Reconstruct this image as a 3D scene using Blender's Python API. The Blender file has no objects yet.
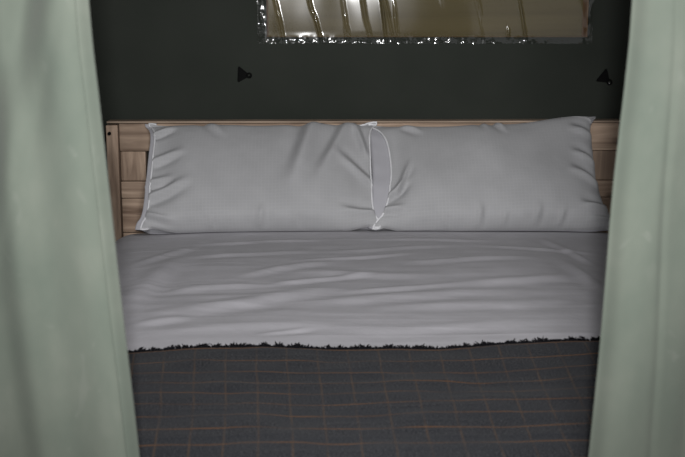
import bpy, bmesh, math, random
import numpy as np
from mathutils import Vector, Matrix

random.seed(7)
rng = np.random.default_rng(11)
scene = bpy.context.scene
C = scene.collection

# ------------------------------------------------------------------ camera, world, light
CAM = Vector((-0.085, -3.48, 1.24))
TILT = math.radians(10.94)
FPX = 1130.0
cam_d = bpy.data.cameras.new('camera')
cam_d.sensor_width = 36.0
cam_d.lens = FPX / 685.0 * 36.0
cam_d.dof.use_dof = True
cam_d.dof.focus_distance = 3.2
cam_d.dof.aperture_fstop = 8.0
cam_d.clip_start = 0.02
cam = bpy.data.objects.new('camera', cam_d)
cam.location = CAM
cam.rotation_euler = (math.pi/2 - TILT, 0, 0)
C.objects.link(cam)
scene.camera = cam

world = bpy.data.worlds.new('world')
scene.world = world
world.use_nodes = True
world.node_tree.nodes['Background'].inputs['Color'].default_value = (0.97, 0.97, 1.0, 1)
world.node_tree.nodes['Background'].inputs['Strength'].default_value = 0.5

# added out-of-view light standing in for flash bounced off the tent ceiling
lamp_d = bpy.data.lights.new('flash_bounce_standin', 'POINT')
lamp_d.energy = 95
lamp_d.shadow_soft_size = 0.12
lamp_d.color = (1.0, 0.99, 0.98)
lamp = bpy.data.objects.new('flash_bounce_standin', lamp_d)
lamp.location = (0.12, -3.0, 2.05)
C.objects.link(lamp)

# the photographer's flash, just above and behind the lens
fl_d = bpy.data.lights.new('camera_flash', 'SPOT')
fl_d.energy = 170
fl_d.shadow_soft_size = 0.025
fl_d.spot_size = math.radians(48)
fl_d.spot_blend = 1.0
fl = bpy.data.objects.new('camera_flash', fl_d)
fl.location = CAM + Vector((0.0, -0.14, 0.09))
fl.rotation_euler = (math.radians(90-9), 0, 0)
C.objects.link(fl)

vs = scene.view_settings
vs.view_transform = 'Standard'
vs.look = 'None'
vs.gamma = 1.0
vs.use_curve_mapping = False
vs.exposure = 0.0

# ------------------------------------------------------------------ helpers
def at(px, py, Y):
    """world point seen at a pixel of the photograph on the vertical plane y = Y"""
    v = Vector(((px-342.5)/FPX, (228.5-py)/FPX, -1.0))
    d = cam.rotation_euler.to_matrix() @ v
    k = (Y - CAM.y) / d.y
    return CAM + d * k

def link(name, me, mat, parent=None, loc=None, smooth=True):
    o = bpy.data.objects.new(name, me)
    C.objects.link(o)
    if mat is not None:
        me.materials.append(mat)
    if smooth:
        for p in me.polygons: p.use_smooth = True
    if parent: o.parent = parent
    if loc: o.location = loc
    return o

def pyd(verts, faces, name='mesh'):
    me = bpy.data.meshes.new(name)
    me.from_pydata([tuple(map(float, v)) for v in verts], [], faces)
    me.validate(); me.update()
    return me

def bm_mesh(bm, name='mesh'):
    bmesh.ops.recalc_face_normals(bm, faces=bm.faces)
    me = bpy.data.meshes.new(name)
    bm.to_mesh(me); bm.free()
    return me

def box_bm(x0, x1, y0, y1, z0, z1, bevel=0.0, seg=2):
    bm = bmesh.new()
    bmesh.ops.create_cube(bm, size=1.0)
    for v in bm.verts:
        v.co = Vector(((x0+x1)/2 + v.co.x*(x1-x0), (y0+y1)/2 + v.co.y*(y1-y0), (z0+z1)/2 + v.co.z*(z1-z0)))
    if bevel:
        bmesh.ops.bevel(bm, geom=list(bm.edges), offset=bevel, segments=seg, profile=0.5, affect='EDGES')
    return bm

def box(name, x0, x1, y0, y1, z0, z1, mat, parent=None, bevel=0.002):
    return link(name, bm_mesh(box_bm(x0, x1, y0, y1, z0, z1, bevel)), mat, parent, smooth=False)

def tube_mesh(pts, r, n=8, closed=False, caps=True):
    pts = [Vector(p) for p in pts]
    N = len(pts)
    verts, faces = [], []
    up = Vector((0.123, 0.31, 0.94)).normalized()
    prev = None
    for i, p in enumerate(pts):
        if closed:
            t = pts[(i+1) % N] - pts[i-1]
        else:
            t = pts[min(i+1, N-1)] - pts[max(i-1, 0)]
        t.normalize()
        if prev is None:
            a = t.cross(up)
            if a.length < 1e-3: a = t.cross(Vector((1, 0, 0)))
        else:
            a = prev - t * prev.dot(t)
        a.normalize(); prev = a
        b = t.cross(a)
        rr = r[i] if hasattr(r, '__len__') else r
        for k in range(n):
            an = 2*math.pi*k/n
            verts.append(p + (a*math.cos(an) + b*math.sin(an)) * rr)
    M = N if closed else N-1
    for i in range(M):
        for k in range(n):
            i2 = (i+1) % N
            faces.append((i*n+k, i*n+(k+1) % n, i2*n+(k+1) % n, i2*n+k))
    if caps and not closed:
        faces.append(tuple(range(n-1, -1, -1)))
        faces.append(tuple((N-1)*n+k for k in range(n)))
    return pyd(verts, faces)

def grid_mesh(P, uv=None, flip=False):
    nu, nv = P.shape[:2]
    idx = np.arange(nu*nv).reshape(nu, nv)
    a, b, c, d = idx[:-1, :-1], idx[1:, :-1], idx[1:, 1:], idx[:-1, 1:]
    q = np.stack([a, b, c, d], -1).reshape(-1, 4)
    if flip: q = q[:, ::-1]
    me = bpy.data.meshes.new('grid')
    me.vertices.add(nu*nv)
    me.vertices.foreach_set('co', P.reshape(-1).astype(np.float32))
    nf = len(q)
    me.loops.add(nf*4); me.polygons.add(nf)
    me.loops.foreach_set('vertex_index', q.reshape(-1).astype(np.int32))
    me.polygons.foreach_set('loop_start', (np.arange(nf)*4).astype(np.int32))
    me.polygons.foreach_set('loop_total', np.full(nf, 4, np.int32))
    me.update(calc_edges=True)
    if uv is not None:
        l = me.uv_layers.new(name='UVMap')
        l.data.foreach_set('uv', uv.reshape(-1, 2)[q.reshape(-1)].reshape(-1).astype(np.float32))
    me.validate()
    return me

def thing(name, label, cat, group=None, loc=(0, 0, 0), rz=0.0):
    o = bpy.data.objects.new(name, None)
    o.empty_display_size = 0.1
    C.objects.link(o)
    o.location = loc; o.rotation_euler = (0, 0, rz)
    tag(o, label, cat, group)
    return o

def tag(o, label, cat, group=None):
    o['label'] = label; o['category'] = cat
    if group: o['group'] = group
    return o

def smooth(e0, e1, x):
    t = np.clip((x-e0)/(e1-e0), 0, 1)
    return t*t*(3-2*t)

def vnoise(x, y, seed=0):
    """smooth value noise on arrays"""
    xi = np.floor(x).astype(int); yi = np.floor(y).astype(int)
    fx = x-xi; fy = y-yi
    fx = fx*fx*fx*(fx*(fx*6-15)+10); fy = fy*fy*fy*(fy*(fy*6-15)+10)
    def h(a, b):
        n = (a*374761393 + b*668265263 + seed*1442695041) & 0x7fffffff
        n = ((n ^ (n >> 13)) * 1274126177) & 0x7fffffff
        return ((n ^ (n >> 16)) & 0xffff)/65535.0
    return ((h(xi, yi)*(1-fx)+h(xi+1, yi)*fx)*(1-fy) + (h(xi, yi+1)*(1-fx)+h(xi+1, yi+1)*fx)*fy)*2-1

# ------------------------------------------------------------------ materials
def new_mat(name):
    m = bpy.data.materials.new(name); m.use_nodes = True
    nt = m.node_tree
    return m, nt, nt.nodes['Principled BSDF']

def N(nt, typ, **kw):
    n = nt.nodes.new(typ)
    for k, v in kw.items():
        if k.startswith('i_'):
            n.inputs[k[2:].replace('_', ' ')].default_value = v
        else:
            setattr(n, k, v)
    return n

def ramp(nt, stops):
    r = nt.nodes.new('ShaderNodeValToRGB')
    e = r.color_ramp.elements
    while len(e) > 1: e.remove(e[-1])
    e[0].position = stops[0][0]; e[0].color = (*stops[0][1], 1)
    for p, c in stops[1:]:
        k = e.new(p); k.color = (*c, 1)
    return r

def mapping(nt, scale, coord='Object'):
    tc = N(nt, 'ShaderNodeTexCoord')
    mp = N(nt, 'ShaderNodeMapping')
    mp.inputs['Scale'].default_value = scale
    nt.links.new(tc.outputs[coord], mp.inputs['Vector'])
    return mp

def math_node(nt, op, a, b=None, c=None):
    n = nt.nodes.new('ShaderNodeMath'); n.operation = op
    for i, v in enumerate((a, b, c)):
        if v is None: continue
        if isinstance(v, (int, float)): n.inputs[i].default_value = v
        else: nt.links.new(v, n.inputs[i])
    return n.outputs[0]

def mix_col(nt, fac, a, b, mode='MIX'):
    n = nt.nodes.new('ShaderNodeMix'); n.data_type = 'RGBA'; n.blend_type = mode
    for key, v in (('Factor', fac), ('A', a), ('B', b)):
        s = [i for i in n.inputs if i.name == key and (i.type == 'RGBA' if key != 'Factor' else i.type == 'VALUE')][0]
        if isinstance(v, (int, float)): s.default_value = v
        elif isinstance(v, tuple): s.default_value = (*v, 1) if len(v) == 3 else v
        else: nt.links.new(v, s)
    return [o for o in n.outputs if o.type == 'RGBA'][0]

def wood_mat(name, axis, dark, light, knot=(0.05, 0.03, 0.02), rough=0.75):
    m, nt, b = new_mat(name)
    oi = N(nt, 'ShaderNodeObjectInfo')
    tc = N(nt, 'ShaderNodeTexCoord')
    add = N(nt, 'ShaderNodeVectorMath', operation='ADD')
    sc = N(nt, 'ShaderNodeVectorMath', operation='SCALE'); sc.inputs['Scale'].default_value = 9.0
    comb = N(nt, 'ShaderNodeCombineXYZ')
    for i in range(3): nt.links.new(oi.outputs['Random'], comb.inputs[i])
    nt.links.new(comb.outputs[0], sc.inputs[0])
    nt.links.new(tc.outputs['Object'], add.inputs[0]); nt.links.new(sc.outputs[0], add.inputs[1])
    s = [32, 32, 32]; s[axis] = 2.4
    mp = N(nt, 'ShaderNodeMapping'); mp.inputs['Scale'].default_value = s
    nt.links.new(add.outputs[0], mp.inputs['Vector'])
    n1 = N(nt, 'ShaderNodeTexNoise'); n1.inputs['Scale'].default_value = 1.0; n1.inputs['Detail'].default_value = 4; n1.inputs['Distortion'].default_value = 1.1
    nt.links.new(mp.outputs[0], n1.inputs['Vector'])
    r1 = ramp(nt, [(0.3, dark), (0.52, tuple((d+l)/2 for d, l in zip(dark, light))), (0.72, light)])
    nt.links.new(n1.outputs['Fac'], r1.inputs['Fac'])
    # broad tone
    n2 = N(nt, 'ShaderNodeTexNoise'); n2.inputs['Scale'].default_value = 7.0; n2.inputs['Detail'].default_value = 2
    nt.links.new(add.outputs[0], n2.inputs['Vector'])
    r2 = ramp(nt, [(0.3, (0.72, 0.70, 0.68)), (0.7, (1.15, 1.12, 1.1))])
    nt.links.new(n2.outputs['Fac'], r2.inputs['Fac'])
    c1 = mix_col(nt, 1.0, r1.outputs[0], r2.outputs[0], 'MULTIPLY')
    # knots
    s3 = [13, 13, 13]; s3[axis] = 6.5
    mp3 = N(nt, 'ShaderNodeMapping'); mp3.inputs['Scale'].default_value = s3
    nt.links.new(add.outputs[0], mp3.inputs['Vector'])
    vo = N(nt, 'ShaderNodeTexVoronoi'); vo.inputs['Scale'].default_value = 1.0
    nt.links.new(mp3.outputs[0], vo.inputs['Vector'])
    rk = ramp(nt, [(0.08, (1, 1, 1)), (0.22, (0, 0, 0))])
    nt.links.new(vo.outputs['Distance'], rk.inputs['Fac'])
    c2 = mix_col(nt, math_node(nt, 'MULTIPLY', rk.outputs[0], 0.65), c1, knot)
    hs = N(nt, 'ShaderNodeHueSaturation')
    nt.links.new(math_node(nt, 'MULTIPLY_ADD', oi.outputs['Random'], 0.4, 0.80), hs.inputs['Value'])
    nt.links.new(c2, hs.inputs['Color'])
    nt.links.new(hs.outputs[0], b.inputs['Base Color'])
    b.inputs['Roughness'].default_value = rough
    b.inputs['Specular IOR Level'].default_value = 0.25
    bp = N(nt, 'ShaderNodeBump'); bp.inputs['Strength'].default_value = 0.25; bp.inputs['Distance'].default_value = 0.002
    nt.links.new(n1.outputs['Fac'], bp.inputs['Height']); nt.links.new(bp.outputs[0], b.inputs['Normal'])
    return m

WOOD_D, WOOD_L = (0.17, 0.118, 0.086), (0.56, 0.43, 0.33)
M_wood_x = wood_mat('headboard_wood_along', 0, WOOD_D, WOOD_L)
M_wood_z = wood_mat('headboard_wood_upright', 2, WOOD_D, WOOD_L)
M_cap = wood_mat('headboard_cap_wood', 0, (0.34, 0.26, 0.20), (0.58, 0.46, 0.36))
M_wood_y = wood_mat('bed_wood_lengthwise', 1, WOOD_D, WOOD_L)
M_reveal = wood_mat('window_reveal_wood', 2, (0.45, 0.27, 0.16), (0.75, 0.52, 0.34))

def linen_mat(name, col, grid=None, rough=0.85):
    m, nt, b = new_mat(name)
    mp = mapping(nt, (1, 1, 1), 'UV')
    n = N(nt, 'ShaderNodeTexNoise'); n.inputs['Scale'].default_value = 14; n.inputs['Detail'].default_value = 3
    nt.links.new(mp.outputs[0], n.inputs['Vector'])
    r = ramp(nt, [(0.3, tuple(c*0.95 for c in col)), (0.7, tuple(min(1, c*1.05) for c in col))])
    nt.links.new(n.outputs['Fac'], r.inputs['Fac'])
    colr = r.outputs[0]
    if grid:
        sep = N(nt, 'ShaderNodeSeparateXYZ'); nt.links.new(mp.outputs[0], sep.inputs[0])
        ls = []
        for k in ('X', 'Y'):
            f = math_node(nt, 'FRACT', math_node(nt, 'DIVIDE', sep.outputs[k], grid))
            ls.append(math_node(nt, 'LESS_THAN', math_node(nt, 'ABSOLUTE', math_node(nt, 'SUBTRACT', f, 0.5)), 0.11))
        either = math_node(nt, 'MAXIMUM', ls[0], ls[1])
        nz = N(nt, 'ShaderNodeTexNoise'); nz.inputs['Scale'].default_value = 6
        nt.links.new(mp.outputs[0], nz.inputs['Vector'])
        fac = math_node(nt, 'MULTIPLY', either, math_node(nt, 'MULTIPLY', nz.outputs['Fac'], 0.16))
        colr = mix_col(nt, fac, colr, tuple(min(1, c*1.6) for c in col))
    nt.links.new(colr, b.inputs['Base Color'])
    b.inputs['Roughness'].default_value = rough
    b.inputs['Specular IOR Level'].default_value = 0.2
    b.inputs['Sheen Weight'].default_value = 0.08
    n2 = N(nt, 'ShaderNodeTexNoise'); n2.inputs['Scale'].default_value = 45; n2.inputs['Detail'].default_value = 3
    nt.links.new(mp.outputs[0], n2.inputs['Vector'])
    bp = N(nt, 'ShaderNodeBump'); bp.inputs['Strength'].default_value = 0.18; bp.inputs['Distance'].default_value = 0.004
    nt.links.new(n2.outputs['Fac'], bp.inputs['Height']); nt.links.new(bp.outputs[0], b.inputs['Normal'])
    return m

M_pillow = linen_mat('pillow_grey_cotton', (0.40, 0.40, 0.41), grid=0.0105)
M_pillow_back = linen_mat('pillow_lilac_grey_back', (0.43, 0.425, 0.455))
M_duvet = linen_mat('duvet_grey_cotton', (0.46, 0.45, 0.48))
M_sheet = linen_mat('mattress_ticking', (0.6, 0.6, 0.6))

def plain(name, col, rough=0.6, metal=0.0, spec=0.4):
    m, nt, b = new_mat(name)
    mp = mapping(nt, (1, 1, 1))
    n = N(nt, 'ShaderNodeTexNoise'); n.inputs['Scale'].default_value = 30; n.inputs['Detail'].default_value = 3
    nt.links.new(mp.outputs[0], n.inputs['Vector'])
    r = ramp(nt, [(0.3, tuple(c*0.88 for c in col)), (0.7, tuple(min(1, c*1.1) for c in col))])
    nt.links.new(n.outputs['Fac'], r.inputs['Fac']); nt.links.new(r.outputs[0], b.inputs['Base Color'])
    b.inputs['Roughness'].default_value = rough; b.inputs['Metallic'].default_value = metal
    b.inputs['Specular IOR Level'].default_value = spec
    return m

M_piping = plain('white_piping', (0.72, 0.72, 0.74), 0.8)
M_black = plain('black_plastic', (0.004, 0.004, 0.004), 0.75, 0, 0.08)
M_steel = plain('steel_stud', (0.6, 0.6, 0.6), 0.25, 1.0)
M_rail = plain('dark_rail', (0.05, 0.05, 0.05), 0.4, 0.8)
M_floor = wood_mat('floor_boards', 1, (0.16, 0.1, 0.06), (0.32, 0.22, 0.14))

def wall_mat():
    m, nt, b = new_mat('dark_green_canvas')
    mp = mapping(nt, (1, 1, 1))
    n = N(nt, 'ShaderNodeTexNoise'); n.inputs['Scale'].default_value = 3; n.inputs['Detail'].default_value = 4
    nt.links.new(mp.outputs[0], n.inputs['Vector'])
    r = ramp(nt, [(0.3, (0.027, 0.031, 0.026)), (0.7, (0.036, 0.040, 0.034))])
    nt.links.new(n.outputs['Fac'], r.inputs['Fac']); nt.links.new(r.outputs[0], b.inputs['Base Color'])
    b.inputs['Roughness'].default_value = 0.9
    b.inputs['Specular IOR Level'].default_value = 0.15
    w = N(nt, 'ShaderNodeTexNoise'); w.inputs['Scale'].default_value = 400
    nt.links.new(mp.outputs[0], w.inputs['Vector'])
    bp = N(nt, 'ShaderNodeBump'); bp.inputs['Strength'].default_value = 0.2; bp.inputs['Distance'].default_value = 0.001
    nt.links.new(w.outputs['Fac'], bp.inputs['Height']); nt.links.new(bp.outputs[0], b.inputs['Normal'])
    return m
M_wall = wall_mat()

def board_mat():
    m, nt, b = new_mat('olive_board')
    mp = mapping(nt, (0.8, 1, 14))
    n = N(nt, 'ShaderNodeTexNoise'); n.inputs['Scale'].default_value = 1.5; n.inputs['Detail'].default_value = 5
    nt.links.new(mp.outputs[0], n.inputs['Vector'])
    r = ramp(nt, [(0.3, (0.112, 0.092, 0.046)), (0.7, (0.162, 0.134, 0.068))])
    nt.links.new(n.outputs['Fac'], r.inputs['Fac']); nt.links.new(r.outputs[0], b.inputs['Base Color'])
    b.inputs['Roughness'].default_value = 0.8
    b.inputs['Specular IOR Level'].default_value = 0.2
    return m
M_board = board_mat()

def vinyl_mat():
    m = bpy.data.materials.new('clear_vinyl'); m.use_nodes = True
    nt = m.node_tree
    for n in list(nt.nodes): nt.nodes.remove(n)
    out = nt.nodes.new('ShaderNodeOutputMaterial')
    tr = nt.nodes.new('ShaderNodeBsdfTransparent'); tr.inputs['Color'].default_value = (0.94, 0.94, 0.93, 1)
    gl = nt.nodes.new('ShaderNodeBsdfGlossy'); gl.inputs['Roughness'].default_value = 0.10
    fr = nt.nodes.new('ShaderNodeFresnel'); fr.inputs['IOR'].default_value = 1.54
    dbl = math_node(nt, 'MULTIPLY', fr.outputs[0], 1.2)
    mx = nt.nodes.new('ShaderNodeMixShader')
    nt.links.new(dbl, mx.inputs[0]); nt.links.new(tr.outputs[0], mx.inputs[1]); nt.links.new(gl.outputs[0], mx.inputs[2])
    nt.links.new(mx.outputs[0], out.inputs['Surface'])
    return m
M_vinyl = vinyl_mat()

def velvet_mat():
    m, nt, b = new_mat('sage_velvet')
    mp = mapping(nt, (1, 1, 0.35), 'UV')
    n = N(nt, 'ShaderNodeTexNoise'); n.inputs['Scale'].default_value = 9; n.inputs['Detail'].default_value = 4; n.inputs['Roughness'].default_value = 0.6
    mpa = mapping(nt, (1, 0.55, 1), 'UV')
    nt.links.new(mpa.outputs[0], n.inputs['Vector'])
    r = ramp(nt, [(0.25, (0.082, 0.099, 0.082)), (0.55, (0.104, 0.119, 0.099)), (0.8, (0.133, 0.144, 0.122))])
    nt.links.new(n.outputs['Fac'], r.inputs['Fac'])
    # bruised pile: thin pale scuffs
    n3 = N(nt, 'ShaderNodeTexNoise'); n3.inputs['Scale'].default_value = 22; n3.inputs['Detail'].default_value = 2; n3.inputs['Distortion'].default_value = 1.5
    nt.links.new(mpa.outputs[0], n3.inputs['Vector'])
    rs = ramp(nt, [(0.66, (0, 0, 0)), (0.78, (1, 1, 1))])
    nt.links.new(n3.outputs['Fac'], rs.inputs['Fac'])
    c = mix_col(nt, math_node(nt, 'MULTIPLY', rs.outputs[0], 0.45), r.outputs[0], (0.16, 0.17, 0.15))
    nt.links.new(c, b.inputs['Base Color'])
    b.inputs['Roughness'].default_value = 0.9
    b.inputs['Specular IOR Level'].default_value = 0.1
    b.inputs['Sheen Weight'].default_value = 0.12
    b.inputs['Sheen Roughness'].default_value = 0.5
    b.inputs['Sheen Tint'].default_value = (0.9, 0.93, 0.88, 1)
    return m
M_velvet = velvet_mat()

CHECK = 0.057           # spacing of the lines running along the bed
CHECK_Y = 0.080         # spacing of the lines running across it
def tweed_mat():
    m, nt, b = new_mat('charcoal_check_wool')
    mp = mapping(nt, (1, 1, 1), 'UV')
    sep = N(nt, 'ShaderNodeSeparateXYZ'); nt.links.new(mp.outputs[0], sep.inputs[0])
    # fine woven speckle
    n = N(nt, 'ShaderNodeTexNoise'); n.inputs['Scale'].default_value = 260; n.inputs['Detail'].default_value = 3
    nt.links.new(mp.outputs[0], n.inputs['Vector'])
    r = ramp(nt, [(0.3, (0.007, 0.008, 0.010)), (0.5, (0.016, 0.017, 0.021)), (0.70, (0.060, 0.060, 0.066))])
    nt.links.new(n.outputs['Fac'], r.inputs['Fac'])
    col = r.outputs[0]
    nb = N(nt, 'ShaderNodeTexNoise'); nb.inputs['Scale'].default_value = 9; nb.inputs['Detail'].default_value = 2
    nt.links.new(mp.outputs[0], nb.inputs['Vector'])
    # broad bluish bands of every other check
    f2 = math_node(nt, 'FRACT', math_node(nt, 'DIVIDE', sep.outputs['Y'], CHECK_Y*2))
    band = math_node(nt, 'LESS_THAN', f2, 0.5)
    col = mix_col(nt, math_node(nt, 'MULTIPLY', band, 0.35), col, (0.019, 0.021, 0.026))
    nw = N(nt, 'ShaderNodeTexNoise'); nw.inputs['Scale'].default_value = 5
    nt.links.new(mp.outputs[0], nw.inputs['Vector'])
    wob = math_node(nt, 'MULTIPLY', math_node(nt, 'SUBTRACT', nw.outputs['Fac'], 0.5), 0.006)
    for k, w, a, sp in (('Y', 0.034, 0.85, CHECK_Y), ('X', 0.035, 0.42, CHECK)):
        f = math_node(nt, 'FRACT', math_node(nt, 'DIVIDE', math_node(nt, 'ADD', sep.outputs[k], wob), sp))
        l = math_node(nt, 'LESS_THAN', math_node(nt, 'ABSOLUTE', math_node(nt, 'SUBTRACT', f, 0.5)), w)
        # the line comes and goes with the weave
        st = mapping(nt, (7, 160, 1) if k == 'Y' else (160, 9, 1), 'UV')
        nn = N(nt, 'ShaderNodeTexNoise'); nn.inputs['Scale'].default_value = 1.0; nn.inputs['Detail'].default_value = 3
        nt.links.new(st.outputs[0], nn.inputs['Vector'])
        rr = ramp(nt, [(0.36, (0.12, 0.12, 0.12)), (0.62, (1, 1, 1))])
        nt.links.new(nn.outputs['Fac'], rr.inputs['Fac'])
        fac = math_node(nt, 'MULTIPLY', math_node(nt, 'MULTIPLY', l, a), rr.outputs[0])
        col = mix_col(nt, fac, col, (0.13, 0.058, 0.020) if k == 'Y' else (0.09, 0.052, 0.028))
    nt.links.new(col, b.inputs['Base Color'])
    b.inputs['Roughness'].default_value = 0.95
    b.inputs['Specular IOR Level'].default_value = 0.1
    b.inputs['Sheen Weight'].default_value = 0.05
    bp = N(nt, 'ShaderNodeBump'); bp.inputs['Strength'].default_value = 0.5; bp.inputs['Distance'].default_value = 0.002
    nt.links.new(n.outputs['Fac'], bp.inputs['Height']); nt.links.new(bp.outputs[0], b.inputs['Normal'])
    return m
M_tweed = tweed_mat()
M_fringe = plain('charcoal_wool_fringe', (0.007, 0.007, 0.009), 0.95, 0, 0.1)

# ------------------------------------------------------------------ the setting
WY = 0.10            # inner face of the back wall
WX0, WX1, WZ0, WZ1 = -0.322, 0.682, 1.157, 1.76       # window opening
def structure(o):
    o['kind'] = 'structure'; return o

structure(box('floor', -1.45, 1.45, -4.2, 0.16, -0.06, 0.0, M_floor, bevel=0))
# back wall with the window opening cut out
def wall_with_hole():
    xs = [-1.45, WX0, WX1, 1.45]; zs = [0.0, WZ0, WZ1, 2.3]
    bm = bmesh.new()
    for i in range(3):
        for k in range(3):
            if i == 1 and k == 1: continue
            b = box_bm(xs[i], xs[i+1], WY, WY+0.012, zs[k], zs[k+1])
            me = bpy.data.meshes.new('t'); b.to_mesh(me); b.free(); bm.from_mesh(me); bpy.data.meshes.remove(me)
    bmesh.ops.remove_doubles(bm, verts=bm.verts, dist=1e-5)
    # drop the inner faces shared by neighbouring blocks
    seen = {}
    for f in bm.faces:
        c = f.calc_center_median(); seen.setdefault((round(c.x, 4), round(c.y, 4), round(c.z, 4)), []).append(f)
    bmesh.ops.delete(bm, geom=[f for fs in seen.values() if len(fs) > 1 for f in fs], context='FACES')
    return bm_mesh(bm)
structure(link('wall_back', wall_with_hole(), M_wall, smooth=False))
structure(box('wall_left', -1.47, -1.45, -2.4, WY+0.012, 0.0, 2.3, M_wall, bevel=0))
structure(box('wall_right', 1.45, 1.47, -2.4, WY+0.012, 0.0, 2.3, M_wall, bevel=0))

structure(box('ceiling', -1.47, 1.47, -2.4, WY+0.012, 2.3, 2.32, M_wall, bevel=0))

# window: wooden reveal, board behind, crinkled clear vinyl sheet stretched over it
win = bpy.data.objects.new('window_1', None); C.objects.link(win)
win.location = ((WX0+WX1)/2, WY, WZ0); structure(win)
win['label'] = 'clear crinkled vinyl window sheet in the dark green wall'
wx, wz = (WX0+WX1)/2, WZ0
D = 0.095
def wbox(name, x0, x1, y0, y1, z0, z1, mat, bev=0.001):
    return box(name, x0-wx, x1-wx, y0-WY, y1-WY, z0-wz, z1-wz, mat, win, bev)
T = 0.018
wbox('reveal_board', WX0-T, WX0, WY+0.013, WY+D, WZ0-T, WZ1+T, M_reveal)
wbox('reveal_board', WX1, WX1+T, WY+0.013, WY+D, WZ0-T, WZ1+T, M_reveal)
wbox('reveal_board', WX0, WX1, WY+0.013, WY+D, WZ0-T, WZ0, M_reveal)
wbox('reveal_board', WX0, WX1, WY+0.013, WY+D, WZ1, WZ1+T, M_reveal)
wbox('backing_board', WX0-T, WX1+T, WY+D+0.006, WY+D+0.018, WZ0-T, WZ1+T, M_board)

def vinyl():
    x0, x1, z0, z1 = -0.350, 0.694, 1.137, 1.785
    nu, nv = 420, 260
    X, Z = np.meshgrid(np.linspace(x0, x1, nu), np.linspace(z0, z1, nv), indexing='ij')
    Y = np.zeros_like(X)
    # gentle sag of the stretched sheet: leans so that the flat parts throw the flash away
    inside = smooth(0, 0.05, X-x0)*smooth(0, 0.05, x1-X)*smooth(0, 0.04, Z-z0)*smooth(0, 0.05, z1-Z)
    Y += inside*(0.0030*vnoise(X*5+3, Z*4, 3) + 0.0007*vnoise(X*12, Z*6, 4)) - 0.016*(Z-z0)*smooth(0, 0.03, Z-z0)
    # long tension creases, running down and to the right
    creases = []
    for px, py, ln, a, w in ((276, 0, .30, .0035, .0045), (262, 22, .05, .003, .004), (311, 4, .32, .006, .004), (343, 0, .22, .002, .005),
                             (347, 26, .05, .002, .004), (362, 0, .3, .003, .005), (381, 0, .34, .006, .004), (386, 8, .30, .005, .004),
                             (395, 20, .08, .003, .004), (519, 2, .22, .005, .004), (508, 33, .03, .003, .004), (440, -20, .10, .003, .006), (470, -40, .3, .004, .006), (570, -40, .2, .004, .006)):
        p = at(px, py, WY)
        creases.append((p.x, p.z, ln, a, w*0.85, random.uniform(0.12, 0.34)))
    for cx, cz, ln, a, w, sl in creases:
        dx, dz = sl, -1.0
        L = math.hypot(dx, dz); dx /= L; dz /= L
        s = (X-cx)*dx + (Z-cz)*dz
        t = (X-cx)*(-dz) + (Z-cz)*dx
        t = t + 0.004*vnoise(s*22+cx*50, s*0+cx*10, 8)
        env = np.exp(-(s/(ln*0.5))**2)
        wob = 1.3+0.6*vnoise(s*13+cx*99, s*0+5, 12)
        Y -= a*env*wob*np.exp(-(t/w)**2)
    # puckered stapled margins
    m = 1-smooth(0.0, 0.03, np.minimum(np.minimum(X-x0, x1-X), np.minimum(Z-z0, z1-Z)))
    Y += m*(0.0012*vnoise(X*95, Z*40, 21) + 0.0013*vnoise(X*45, Z*120, 22))
    # front face stays proud of the wall
    Y -= 0.006
    Y = np.minimum(Y, np.where((X > WX0+0.01) & (X < WX1-0.01) & (Z > WZ0+0.01) & (Z < WZ1-0.01), 1, -0.0012))
    P = np.stack([X-wx, Y, Z-wz], -1)
    return grid_mesh(P)
vin = link('vinyl_sheet', vinyl(), M_vinyl, win)

# ------------------------------------------------------------------ black triangular tie tabs on the wall
def tie_tab(label, x, z, rot):
    t = thing('tie_tab', label, 'tie tab', 'black tie tabs under the window', (x, WY, z))
    R = Matrix.Rotation(rot, 4, 'Y')
    def put(bm_or_me, name, mat, par):
        me = bm_or_me
        me.transform(R)
        return link(name, me, mat, par, smooth=False)
    bm = bmesh.new()
    # rounded triangle, base on the left, pointing to +x
    pts = [(-0.021, 0.024), (-0.017, 0.026), (0.010, 0.006), (0.012, 0.0), (0.010, -0.006), (-0.017, -0.023), (-0.021, -0.021)]
    vs_ = [bm.verts.new((a, 0, b)) for a, b in pts]
    f = bm.faces.new(vs_)
    r = bmesh.ops.extrude_face_region(bm, geom=[f])
    for v in r['geom']:
        if isinstance(v, bmesh.types.BMVert): v.co.y -= 0.005
    bmesh.ops.bevel(bm, geom=list(bm.edges), offset=0.0008, segments=1, affect='EDGES')
    put(bm_mesh(bm), 'patch', M_black, t)
    ring = [(0.015+0.0065*math.cos(a), -0.006, 0.0065*math.sin(a)) for a in np.linspace(0, 2*math.pi, 20, endpoint=False)]
    o = put(tube_mesh(ring, 0.0028, 8, closed=True), 'ring', M_black, t)
    bm = bmesh.new(); bmesh.ops.create_uvsphere(bm, u_segments=12, v_segments=8, radius=0.0032)
    for v in bm.verts: v.co = Vector((v.co.x+0.0165, v.co.y*0.7-0.006, v.co.z-0.004))
    put(bm_mesh(bm), 'stud', M_steel if rot > 0.2 else M_black, t)
    bm = box_bm(-0.021, -0.0165, -0.0065, -0.004, -0.020, 0.023, 0.0006, 1)
    put(bm_mesh(bm), 'seam', M_black, t)
p = at(244.5, 75, WY); tie_tab('black triangular tie tab with ring near the silver-edged window corner, pointing sideways', p.x, p.z, math.radians(3))
p = at(605.5, 79, WY); tie_tab('black triangular tie tab with a shiny steel stud beside the right curtain', p.x, p.z, math.radians(38))

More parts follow.
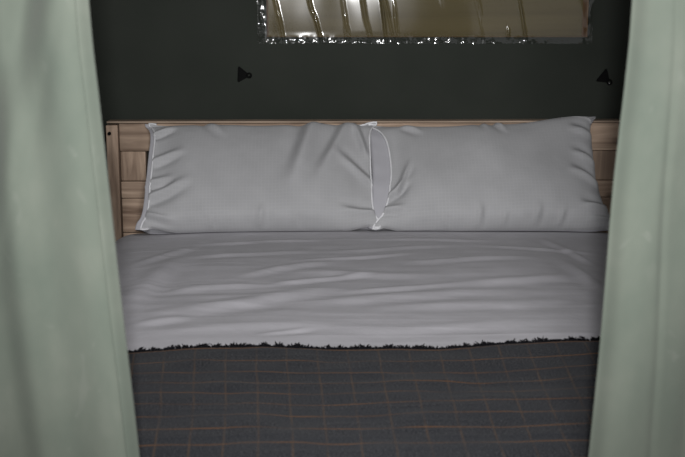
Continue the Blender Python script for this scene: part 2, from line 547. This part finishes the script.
# ------------------------------------------------------------------ bed (origin under the headboard's middle, slightly turned)
YAW = math.radians(0.9)
def bedm(o):
    o.rotation_euler = (0, 0, YAW); return o
HX = 0.812
bed = thing('bed', 'rustic wooden bed with a slatted plank headboard against the dark wall', 'bed', rz=YAW)
def bb(name, *a, mat=M_wood_x, bev=0.003, par=bed): return box(name, *a, mat, par, bev)
# headboard: posts, top plank, blocks with open slots between, lower planks
for s in (-1, 1):
    a, b_ = sorted((s*HX, s*(HX-0.036)))
    post = bb('post', a, b_, -0.004, 0.07, 0.0, 0.893, mat=M_wood_z)
    bolt = bmesh.new(); bmesh.ops.create_cone(bolt, cap_ends=True, segments=10, radius1=0.006, radius2=0.005, depth=0.012)
    me = bm_mesh(bolt); me.transform(Matrix.Translation((s*(HX-0.011), -0.006, 0.868)) @ Matrix.Rotation(math.pi/2, 4, 'X'))
    link('bolt', me, M_black, post, smooth=False)
IX = HX-0.039
bb('plank', -IX, IX, 0.004, 0.05, 0.812, 0.897)
bb('cap', -HX+0.002, HX-0.002, 0.002, 0.060, 0.8985, 0.9045, bev=0.0015, mat=M_cap)
for s in (-1, 1):
    a, b_ = sorted((s*IX, s*(IX-0.078)))
    bb('block', a, b_, 0.010, 0.05, 0.7185, 0.8105, mat=M_wood_z)
bb('plank', -IX, IX, 0.004, 0.05, 0.665, 0.717)
bb('plank', -IX, IX, 0.006, 0.05, 0.556, 0.663)
bb('plank', -IX, IX, 0.006, 0.05, 0.44, 0.554)
# base
for s in (-1, 1):
    a, b_ = sorted((s*0.775, s*0.745))
    bb('side_rail', a, b_, -1.99, -0.006, 0.16, 0.30, mat=M_wood_y)
    a, b_ = sorted((s*0.74, s*0.66))
    bb('leg', a, b_, -1.98, -1.90, 0.0, 0.16, mat=M_wood_z)
    bb('leg', a, b_, -0.12, -0.04, 0.0, 0.16, mat=M_wood_z)
bb('foot_rail', -0.743, 0.743, -1.99, -1.96, 0.16, 0.30)
for k in range(9):
    y = -0.15-k*0.215
    bb('slat', -0.743, 0.743, y-0.045, y+0.045, 0.262, 0.28)

mt = link('mattress', bm_mesh(box_bm(-0.735, 0.735, -1.98, -0.03, 0.282, 0.515, 0.04, 4)), M_sheet)
bedm(tag(mt, 'thick pale mattress lying under the grey duvet', 'mattress'))

# ---- duvet surface
TOPZ = 0.60
RIDGES = []
def ridge(px0, py0, px1, py1, amp, wid):
    """a fold given by its two ends as seen on the bed's top"""
    e = []
    for px, py in ((px0, py0), (px1, py1)):
        v = Vector(((px-342.5)/FPX, (228.5-py)/FPX, -1.0)); d = cam.rotation_euler.to_matrix() @ v
        k = (TOPZ-CAM.z)/d.z
        e.append(CAM+d*k)
    RIDGES.append((e[0].x, e[0].y, e[1].x, e[1].y, amp, wid))
for a in ((150, 312, 320, 288, .010, .035), (118, 300, 165, 262, .012, .03), (240, 276, 330, 262, .006, .02), (135, 262, 190, 246, .006, .02),
          (300, 300, 480, 290, .006, .03), (160, 290, 250, 284, .005, .02), (190, 258, 300, 252, .005, .018), (300, 272, 420, 276, .006, .025),
          (330, 252, 450, 246, .004, .016), (400, 262, 520, 258, .005, .02), (450, 284, 560, 276, .006, .025), (480, 246, 590, 252, .004, .015),
          (380, 306, 560, 300, .006, .03), (150, 330, 330, 322, .005, .03), (330, 330, 520, 324, .004, .03), (560, 262, 598, 290, .007, .02),
          (540, 240, 590, 262, .005, .014), (250, 334, 300, 328, .004, .012), (130, 322, 180, 316, .006, .02), (350, 240, 480, 240, .004, .014),
          (200, 242, 330, 240, .004, .014), (300, 262, 400, 254, .005, .013), (270, 284, 360, 274, .006, .014), (340, 292, 450, 284, .005, .016)):
    ridge(*a)

def top_height(x, y):
    """height of the bed top (before wrinkles)"""
    z = TOPZ + 0.0*x
    z = z - 0.022*smooth(-0.24, -0.02, y)               # sinks towards the headboard
    z = z - 0.022*np.clip(np.abs(x)/0.80, 0, 1)**4
    z = z + 0.006*vnoise(x*3+1, y*3, 31)
    return z

def wrinkle(x, y):
    h = np.zeros_like(x)
    for x0, y0, x1, y1, a, w in RIDGES:
        dx, dy = x1-x0, y1-y0; L = math.hypot(dx, dy); dx /= L; dy /= L
        s = ((x-x0)*dx+(y-y0)*dy)/L
        t = -(x-x0)*dy+(y-y0)*dx + 0.012*vnoise(x*7+x0*31, y*3, 41)
        env = smooth(-0.25, 0.35, s)*(1-smooth(0.65, 1.25, s))
        q = t/w
        h += 0.8*a*env*(np.exp(-q*q) - 0.55*np.exp(-((q+1.5)/1.3)**2))
    # long fine creases across the bed
    xs = x + 0.05*vnoise(x*2, y*5, 51)
    n = vnoise(xs*2.6+y*0.8, y*12, 52)
    h += 0.0022*(1-np.abs(n))**3*(0.45+0.55*vnoise(x*2.2+5, y*2.5, 57))
    n2 = vnoise(xs*4.1-y*1.2+7, y*30, 53)
    h += 0.0012*(1-np.abs(n2))**3*(0.5+0.5*vnoise(x*3, y*3, 54))
    h += 0.0007*vnoise(x*9, y*26, 55)
    return h

def drape(S, Tt, half, rad, foot, frad, lift=0.0, drop_in=0.0):
    """map cloth coordinates (S across, Tt along, 0 at head .. ) to a draped surface"""
    a = np.abs(S); sg = np.sign(S)
    fl_ = half-rad
    th = np.clip((a-fl_)/rad, 0, math.pi/2)
    over = np.maximum(a-fl_-rad*math.pi/2, 0)
    x = sg*np.where(a < fl_, a, fl_+rad*np.sin(th))
    dzx = -rad*(1-np.cos(th))-over
    ff = foot-frad
    tt = -Tt
    ph = np.clip((tt-ff)/frad, 0, math.pi/2)
    ov2 = np.maximum(tt-ff-frad*math.pi/2, 0)
    y = -np.where(tt < ff, tt, ff+frad*np.sin(ph))
    dzy = -frad*(1-np.cos(ph))-ov2
    return x, y, dzx, dzy, over, ov2

def duvet():
    nu, nv = 420, 440
    S, Tt = np.meshgrid(np.linspace(-1.02, 1.02, nu), -np.linspace(0.035, 2.25, nv), indexing='ij')
    x, y, dzx, dzy, o1, o2 = drape(S, Tt, 0.795, 0.075, 2.03, 0.07)
    flat = np.exp(-((o1+o2)/0.15)**2)
    z = top_height(np.clip(S, -0.79, 0.79), np.clip(Tt, -2, 0)) + np.minimum(dzx, dzy)*1.0 + np.where((dzx < -0.07) & (dzy < -0.07), 0, 0)
    wr = wrinkle(S, Tt)
    z += wr*flat*(1-0.7*smooth(0.7, 0.8, np.abs(S)))
    # soft side folds on the overhang
    x += np.sign(S)*smooth(0.0, 0.1, o1)*0.012*np.sin(Tt*26+2*np.sin(Tt*5))
    y -= smooth(0.0, 0.1, o2)*0.012*(1+np.sin(S*24))
    # head end rolls under, softly
    e = 1-smooth(0.0, 0.10, -Tt-0.035)
    z -= 0.025*e*e
    P = np.stack([x, y, z], -1)
    return grid_mesh(P, np.stack([S, Tt], -1), flip=True)
dv = thing('duvet', 'wrinkled grey cotton duvet spread across the bed', 'duvet', rz=YAW)
do = link('cover', duvet(), M_duvet, dv)

# ---- throw: charcoal checked wool blanket across the foot half, frayed edge towards the pillows
EDGE_PX = [(60, 347.5), (128, 347.5), (150, 347.5), (200, 346.5), (250, 346.5), (300, 347.5), (340, 348.5), (380, 347), (440, 347.5), (480, 346), (520, 343), (560, 341), (600, 338.5), (680, 335)]
ex, ey = [], []
Rinv = Matrix.Rotation(-YAW, 3, 'Z')
for px, py in [(a_, b_+2.6) for a_, b_ in EDGE_PX]:
    v = Vector(((px-342.5)/FPX, (228.5-py)/FPX, -1.0)); d = cam.rotation_euler.to_matrix() @ v
    q = Rinv @ (CAM+d*((TOPZ+0.012-CAM.z)/d.z))
    ex.append(q.x); ey.append(q.y)
ex = np.array(ex); ey = np.array(ey)
def edge_y(S):
    e = np.interp(S, ex, ey)
    e = (np.interp(S-0.03, ex, ey)+e+np.interp(S+0.03, ex, ey))/3
    return e
def throw_surface(S, L):
    """S across, L distance from the frayed edge"""
    E = edge_y(np.clip(S, -0.9, 0.9))
    w = np.exp(-(L/0.45)**2)
    Tt = (E*w + (1-w)*(-1.235)) - L
    x, y, dzx, dzy, o1, o2 = drape(S, Tt, 0.806, 0.080, 2.052, 0.078)
    flat = np.exp(-((o1+o2)/0.12)**2)
    z = top_height(np.clip(S, -0.79, 0.79), np.clip(Tt, -2, 0)) + np.minimum(dzx, dzy) + 0.0065
    soft = wrinkle(S, Tt)
    # the heavier cloth bridges small wrinkles; it must stay above the duvet
    h = np.maximum(soft, 0.0005*np.ones_like(soft))
    z += h*flat
    # its own soft folds
    f = 0.0035*vnoise(S*5+Tt*3, Tt*9-S*2, 61) + 0.002*vnoise(S*16, Tt*16, 62)
    f += 0.008*np.exp(-((S+0.60-0.10*L+0.02*np.sin(L*20))/0.02)**2)*np.exp(-((L-0.08)/0.12)**2)
    z += (f+0.004)*flat
    x += np.sign(S)*smooth(0.0, 0.1, o1)*(0.012+0.014*np.sin(Tt*24+2*np.sin(Tt*5)))
    x += np.sign(S)*smooth(0.0, 0.05, o1)*0.012
    y -= smooth(0.0, 0.1, o2)*(0.03+0.012*np.sin(S*24))
    return x, y, z
def throw():
    nu, nv = 420, 240
    S, L = np.meshgrid(np.linspace(-1.05, 1.05, nu), np.linspace(0.0, 1.02, nv), indexing='ij')
    x, y, z = throw_surface(S, L)
    uv = np.stack([S*(1+0.20*L)+0.013, L+CHECK_Y*0.5-0.006], -1)
    return grid_mesh(np.stack([x, y, z], -1), uv, flip=True)
tw = thing('throw_blanket', 'charcoal wool throw with orange check lines and frayed edge over the duvet', 'blanket', rz=YAW)
o = link('cloth', throw(), M_tweed, tw)
sm = o.modifiers.new('solid', 'SOLIDIFY'); sm.thickness = 0.003; sm.offset = 1
def fringe():
    verts, faces = [], []
    roots = []
    S = -0.9
    while S < 0.9:
        S += random.uniform(0.0005, 0.0012)
        for k in range(random.choice((1, 2, 2))): roots.append(S+random.uniform(-0.002, 0.002))
    RX, RY, RZ = throw_surface(np.array(roots), np.full(len(roots), 0.001))
    for s0, x, y, z in zip(roots, RX.tolist(), RY.tolist(), RZ.tolist()):
            clump = 0.5+0.5*math.sin(s0*161+2*math.sin(s0*53))
            ln = random.uniform(0.005, 0.012)*(0.6+0.6*clump)
            if random.random() < 0.015: ln *= 1.6
            lean = random.uniform(-0.6, 0.6)
            up = random.uniform(0.2, 0.9)
            base = len(verts)
            w = random.uniform(0.0009, 0.0018)
            pts = [(x, y-0.004, z+0.001), (x+lean*ln*0.35, y+ln*0.5, z+0.002+up*ln*0.5), (x+lean*ln, y+ln*0.9, z+0.002+up*ln*0.7)]
            for j, p_ in enumerate(pts):
                ww = w*(1.0, 1.1, 0.5)[j]
                for an in (0, 2.1, 4.2):
                    verts.append((p_[0]+ww*math.cos(an), p_[1], p_[2]+ww*math.sin(an)))
            for j in range(2):
                for a in range(3):
                    faces.append((base+j*3+a, base+j*3+(a+1) % 3, base+j*3+3+(a+1) % 3, base+j*3+3+a))
            faces.append((base+6, base+7, base+8))
    return pyd(verts, faces)
fo = link('fringe', fringe(), M_fringe, tw)
fo['kind'] = 'stuff'

# ------------------------------------------------------------------ pillows: two sheets sewn at the rim, blown up by a small cloth solver
def inflate(W, H, nu, nv, thick, seed, iters=260, bend=0.012):
    r = np.random.default_rng(seed)
    du, dvv = W/(nu-1), H/(nv-1)
    U, V = np.meshgrid(np.linspace(-W/2, W/2, nu), np.linspace(0, H, nv), indexing='ij')
    base = np.stack([U, np.zeros_like(U), V], -1)
    sh = []
    for sgn in (-1, 1):                       # -1: front (towards -y)
        P = base.copy()
        P[..., 1] += sgn*(0.004 + 0.004*r.random(U.shape))*np.minimum(1, np.minimum(np.minimum(U+W/2, W/2-U), np.minimum(V, H-V))/0.02)
        sh.append(P)
    dg = math.hypot(du, dvv)
    def relax(P, sa, sb, rest, k):
        d = P[sb]-P[sa]
        l = np.linalg.norm(d, axis=-1, keepdims=True)+1e-9
        c = (l-rest)/l*0.5*k
        # cloth resists stretch much more than compression
        P[sa] += c*d; P[sb] -= c*d
    def sl(a): return slice(*a)
    sweeps = []
    for o in (0, 1):
        na = (nu-o)//2
        sweeps.append(((slice(o, o+2*na-1, 2) if False else slice(o, nu-1, 2), slice(None)), (slice(o+1, nu, 2), slice(None)), du, 1.0))
        sweeps.append(((slice(None), slice(o, nv-1, 2)), (slice(None), slice(o+1, nv, 2)), dvv, 1.0))
        for o2 in (0, 1):
            sweeps.append(((slice(o, nu-1, 2), slice(o2, nv-1, 2)), (slice(o+1, nu, 2), slice(o2+1, nv, 2)), dg, 0.45))
            sweeps.append(((slice(o, nu-1, 2), slice(o2+1, nv, 2)), (slice(o+1, nu, 2), slice(o2, nv-1, 2)), dg, 0.45))
    vel = [np.zeros_like(base), np.zeros_like(base)]
    rimk = np.minimum(1, np.minimum(np.minimum(U+W/2, W/2-U), np.minimum(V, H-V))/0.015)[..., None]
    vv = np.linspace(0, 1, nv)[None, :, None]
    for it in range(iters):
        hc = 0.5*(abs(sh[0][nu//2, nv//2, 1])+abs(sh[1][nu//2, nv//2, 1]))
        gain = float(np.clip((thick-hc)/0.01, -0.6, 1))
        for q, sgn in enumerate((-1, 1)):
            P = sh[q]
            gu = np.gradient(P, axis=0); gv = np.gradient(P, axis=1)
            nrm = np.cross(gu, gv); nrm /= np.linalg.norm(nrm, axis=-1, keepdims=True)+1e-9
            if nrm[nu//2, nv//2, 1]*sgn < 0: nrm = -nrm
            push = nrm*rimk*(0.00055*max(gain, 0.12))*(1.08-0.3*vv)
            push[..., 1] += sgn*rimk[..., 0]*0.0003*min(gain, 0)
            vel[q] = vel[q]*0.6 + push
            sh[q] = P + vel[q]
        old = [s_.copy() for s_ in sh]
        for rep in range(5):
            for P in sh:
                for sa, sb, rest, k in sweeps: relax(P, sa, sb, rest, k)
                Pi = P[1:-1, 1:-1]
                lap = (P[2:, 1:-1]+P[:-2, 1:-1]+P[1:-1, 2:]+P[1:-1, :-2])*0.25
                P[1:-1, 1:-1] = Pi + (lap-Pi)*bend
            for idx in ((0, slice(None)), (-1, slice(None)), (slice(None), 0), (slice(None), -1)):
                m = 0.5*(sh[0][idx]+sh[1][idx]); sh[0][idx] = m; sh[1][idx] = m
        for q in (0, 1): vel[q] += (sh[q]-old[q])*0.3
    return sh, U, V

def pillow(name, label, cx, seed, W, H, lean, roll, base_y, base_z, tweak, flap, ends):
    nu, nv = 96, 62
    ends = [(0 if q_ == 0 else nu-1, 1 if q_ == 0 else -1, e_) for q_, e_ in ends]
    (F, B), U, V = inflate(W, H, nu, nv, 0.07, seed)
    un = U/W*2; vn = V/H
    # long seams tuck away: the lower one under the pillow, the upper one behind it; corners relax
    for P in (F, B):
        lo = 1-smooth(0.0, 0.16, vn); hi = smooth(0.86, 1.0, vn)
        P[..., 1] += 0.018*lo + 0.030*hi
        P[..., 2] += 0.012*lo
        cor = smooth(0.55, 1.0, np.abs(un))**2
        P[..., 2] -= 0.030*cor*smooth(0.6, 1.0, vn)
        P[..., 2] += 0.016*cor*(1-smooth(0.0, 0.4, vn))
    tweak(F, B, un, vn)
    t = thing(name, label, 'pillow', 'pillows against the headboard', rz=YAW)
    M = Matrix.Translation((cx, base_y, base_z)) @ Matrix.Rotation(roll, 4, 'Y') @ Matrix.Rotation(-lean, 4, 'X')
    Mn = np.array(M)
    def xf(P): return P @ Mn[:3, :3].T + Mn[:3, 3]
    F2, B2 = xf(F), xf(B)
    for P in (F2, B2):
        # rests on the duvet and against the headboard
        P[..., 2] = np.maximum(P[..., 2], top_height(P[..., 0], P[..., 1]) + 0.003)
        P[..., 1] = np.minimum(P[..., 1], -0.007)
    rim = [(0, j) for j in range(nv)] + [(i, nv-1) for i in range(1, nu)] + [(nu-1, j) for j in range(nv-2, -1, -1)] + [(i, 0) for i in range(nu-2, 0, -1)]
    uv = np.stack([U, V], -1)
    for nm, P, mat, fl_ in (('front_panel', F2, M_pillow, False), ('back_panel', B2, M_pillow_back, True)):
        o = link(nm, grid_mesh(P, uv, flip=fl_), mat, t)
        ss = o.modifiers.new('sub', 'SUBSURF'); ss.levels = 1; ss.render_levels = 1
    # lilac flap of the open end, standing out beyond the seam
    vrow = np.linspace(0, 1, nv)
    G = np.zeros((7, nv, 3))
    for i in range(7):
        f = i/6
        wdt, back = flap(vrow)
        G[i, :, 0] = F2[0, :, 0] - wdt*f
        G[i, :, 1] = F2[0, :, 1] + back*f**1.4
        G[i, :, 2] = F2[0, :, 2] + 0.001*np.sin(vrow*40)*f
    G[..., 2] = np.maximum(G[..., 2], top_height(G[..., 0], G[..., 1])+0.008)
    fo_ = link('flap', grid_mesh(G, np.stack([G[..., 0], G[..., 2]], -1), flip=True), M_pillow_back, t)
    ms = fo_.modifiers.new('solid', 'SOLIDIFY'); ms.thickness = 0.0015; ms.offset = 0
    # white piping down the two short ends, turning a little round the corners
    for i0, st, e in ends:
        ids = [(i0+st*k if i0 == 0 else nu-1-k, 0) for k in range(3, 0, -1)] + [(i0, j) for j in range(nv)] + [(i0+st*k, nv-1) for k in range(1, e+1)]
        link('piping', tube_mesh([tuple(F2[i, j]+np.array((0, -0.0015, 0.002))) for i, j in ids], 0.0030, 6), M_piping, t)
    return t

def crease(P, un, vn, u0, v0, u1, v1, amp, wid, asp=1.55):
    """a small fold pushed out of the front sheet"""
    x = un*asp; x0 = u0*asp; x1 = u1*asp; y = vn*2
    y0, y1 = v0*2, v1*2
    dx, dy = x1-x0, y1-y0; L = math.hypot(dx, dy); dx /= L; dy /= L
    s = ((x-x0)*dx+(y-y0)*dy)/L; tt = -(x-x0)*dy+(y-y0)*dx
    env = smooth(-0.15, 0.2, s)*(1-smooth(0.5, 1.1, s))
    q = tt/wid
    env = env*smooth(0, 0.05, 1-np.abs(un))*smooth(0, 0.06, vn)*smooth(0, 0.06, 1-vn)
    P[..., 1] -= 2.4*amp*env*(np.exp(-q*q)-0.6*np.exp(-((q+1.6)/1.2)**2))

def turn_seam(F, B, un, vn, side, fwd, shift):
    """bring an end seam forward so that its piping stands at the front edge"""
    prof = (0.35+0.65*smooth(-0.05, 0.4, vn))*(1-0.35*smooth(0.75, 1.0, vn))
    d = 1+un if side < 0 else 1-un
    a = smooth(0, 0.36, d)
    F[..., 1] = -fwd*prof*(1-a) + F[..., 1]*(a*prof+(1-prof))
    F[..., 0] += shift*(1-smooth(0, 0.5, d))
    k = 1-smooth(0, 0.10, d)
    B[..., 1] += k*(-fwd*prof)
    B[..., 0] += shift*(1-smooth(0, 0.12, d))
    i = 0 if side < 0 else -1
    m = F[i].copy(); B[i] = m

def tweak_left(F, B, un, vn):
    turn_seam(F, B, un, vn, -1, 0.048, 0.012)
    turn_seam(F, B, un, vn, 1, 0.046, -0.006)
    F[..., 1] -= 0.007*vnoise(un*3+4, vn*3, 71)*smooth(0, .2, 1-np.abs(un))*smooth(0, .2, vn)*smooth(0, .2, 1-vn)
    for c in ((-0.98, .82, -.72, .86, .006, .05), (-.98, .55, -.62, .62, .006, .05), (-.98, .38, -.70, .42, .006, .05), (-.98, .25, -.55, .40, .007, .06), (-.98, .12, -.66, .10, .005, .04),
              (.45, .95, .25, .30, .008, .10), (.75, .92, .45, .35, .007, .08), (.98, .35, .6, .62, .006, .06), (.98, .12, .62, .18, .006, .05), (0.0, .02, 0.03, .2, .005, .04), (.3, .02, .28, .14, .004, .03),
              (-.4, .02, -.38, .13, .004, .03), (-.5, .97, -.3, .75, .004, .05), (.9, .6, .78, .95, .006, .05)):
        crease(F, un, vn, *c)

def tweak_right(F, B, un, vn):
    bow = np.sin(np.clip(vn, 0, 1)*math.pi)
    turn_seam(F, B, un, vn, -1, 0.052, 0.008+0.036*bow)
    # right-hand top corner stands up like an ear, lower right corner runs out
    for P in (F, B):
        k = smooth(0.0, 1.05, un)**1.5*smooth(0.4, 1.0, vn)
        P[..., 2] += 0.016*k + 0.030*smooth(0.55, 1.0, un)**2*smooth(0.6, 1.0, vn)
        P[..., 2] += 0.012*smooth(-0.8, 1.0, un)*smooth(0.6, 1.0, vn)
        P[..., 1] -= 0.02*k
        k = smooth(0.75, 1.0, un)*(1-smooth(0.0, 0.4, vn))
        P[..., 0] += 0.020*k
    F[..., 1] -= 0.007*vnoise(un*3+9, vn*3, 73)*smooth(0, .2, 1-np.abs(un))*smooth(0, .2, vn)*smooth(0, .2, 1-vn)
    for c in ((.98, .75, .72, .80, .006, .05), (.98, .55, .70, .62, .006, .05), (.98, .38, .66, .48, .007, .06), (.98, .18, .72, .2, .007, .05), (.98, .08, .80, .10, .006, .03),
              (-.98, .25, -.65, .42, .006, .05), (-.98, .15, -.7, .20, .006, .04), (-.85, .3, -.65, .55, .005, .05), (-.1, .02, -.08, .22, .005, .04), (.1, .02, .12, .16, .004, .03), (.35, .02, .4, .2, .005, .04), (.55, .02, .6, .18, .005, .03),
              (-.35, .02, -.4, .13, .004, .03), (.1, .97, .2, .78, .005, .04), (.0, .97, .03, .82, .004, .03), (-.7, .9, -.5, .8, .004, .05)):
        crease(F, un, vn, *c)

pillow('pillow', 'grey pillow with a narrow pale flap edge, lying next to the bolted headboard post', -0.330, 3, 0.722, 0.447, math.radians(44), math.radians(-0.4), -0.262, 0.588, tweak_left, lambda v: (0.014+0.003*(1-v)**3, 0.004+0*v), ((0, 3), (1, 13)))
pillow('pillow', 'grey pillow with its upper corner standing above the headboard', 0.345, 8, 0.715, 0.442, math.radians(44), math.radians(-0.6), -0.262, 0.588, tweak_right, lambda v: (0.010+0.046*np.sin(v*math.pi)**0.55, 0.012+0*v), ((0, 3),))

# ------------------------------------------------------------------ curtains
CY = -2.14
def curtain(name, label, edge_px, side, folds, seed, width, hem=True):
    pts = [at(px, py, CY) for px, py in edge_px]
    zs = np.array([p.z for p in pts])[::-1]; xs = np.array([p.x for p in pts])[::-1]
    # continue the drawn-aside edge to the rail and to the floor
    k_dn = (xs[1]-xs[0])/(zs[1]-zs[0])*0.8; k_up = (xs[-1]-xs[-2])/(zs[-1]-zs[-2])*0.7
    zs = np.concatenate([[0.004], zs, [2.15]]); xs = np.concatenate([[xs[0]-k_dn*(zs[1]-0.004)], xs, [xs[-1]+k_up*(2.15-zs[-1])]])
    nu, nv = 180, 240
    q, Z = np.meshgrid(np.linspace(0, 1, nu), np.linspace(0.004, 2.15, nv), indexing='ij')
    xe = np.interp(Z, zs, xs)
    for sh_ in (0.03, 0.06): xe = (xe + np.interp(Z+sh_, zs, xs)+np.interp(Z-sh_, zs, xs))/3
    outer = side*width + CAM.x + 0*Z
    X = xe + (outer-xe)*q
    d = np.abs(X-xe)
    Yf = np.zeros_like(X)
    for c, w, a, drift in folds:                   # folds at distance c from the inner edge
        cc = c + drift*(Z-0.95)
        Yf -= a*np.exp(-((d-cc)/w)**2)
    Yf += 0.006*vnoise(d*9+seed, Z*2.5, seed) + 0.002*vnoise(d*26, Z*6, seed+1)
    Yf += 0.018*np.sin(d*30+seed)*smooth(0.22, 0.35, d)
    if side < 0:                                   # upper part folds away behind a slanting crease
        Yf += 0.038*smooth(0.0, 0.06, d-(0.137-0.36*(Z-0.95)))*smooth(0.75, 1.0, Z)
    # the free edge turns slightly back
    Yf += 0.014*np.exp(-(d/0.010)**2)
    P = np.stack([X, CY+Yf, Z], -1)
    t = thing(name, label, 'curtain', 'velvet curtains at the foot of the bed')
    o = link('panel', grid_mesh(P, np.stack([d*side, Z], -1), flip=(side > 0)), M_velvet, t)
    s = o.modifiers.new('solid', 'SOLIDIFY'); s.thickness = 0.003; s.offset = 0
    if hem:
        H = P[:7:1].copy()
        # stitched turn-in standing a little proud of the panel
        q2 = np.linspace(0, 0.013, 7)
        out = np.zeros((7, nv, 3))
        for j in range(nv):
            dd = d[:, j]
            for i in range(7):
                out[i, j, 0] = P[0, j, 0] + side*(q2[i]-0.0008)
                out[i, j, 1] = np.interp(q2[i], dd, P[:, j, 1]) - 0.0022 - 0.0018*math.sin(math.pi*i/6)
                out[i, j, 2] = P[0, j, 2]
        uvh = np.stack([np.repeat(q2[:, None], nv, 1)*side+0.3, out[..., 2]], -1)
        ho = link('hem', grid_mesh(out, uvh, flip=(side > 0)), M_velvet, t)
        s = ho.modifiers.new('solid', 'SOLIDIFY'); s.thickness = 0.0015; s.offset = 0
    return t
curtain('curtain', 'sage green velvet curtain hanging beside the headboard post with bolt',
        [(85, 0), (90, 40), (95.5, 90), (103, 150), (110, 220), (116, 270), (123.5, 330), (129, 380), (135, 430), (138, 457)], -1,
        [(0.035, 0.030, 0.009, 0.0), (0.112, 0.022, 0.014, 0.0), (0.137, 0.016, -0.004, -0.36)], 5, 0.62)
curtain('curtain', 'pale sage velvet curtain hanging beside the steel-studded tie tab',
        [(636, 0), (634, 40), (629, 90), (622, 130), (615, 180), (610.5, 230), (605.5, 300), (600.5, 350), (595.5, 405), (589.5, 457)], 1,
        [(0.042, 0.036, 0.014, 0.01), (0.060, 0.005, -0.003, -0.05), (0.120, 0.014, -0.010, 0.0)], 9, 0.66, hem=False)

rail = link('trim_1', tube_mesh([(-1.449, CY, 2.165), (0, CY, 2.165), (1.449, CY, 2.165)], 0.014, 12), M_rail)
structure(rail)
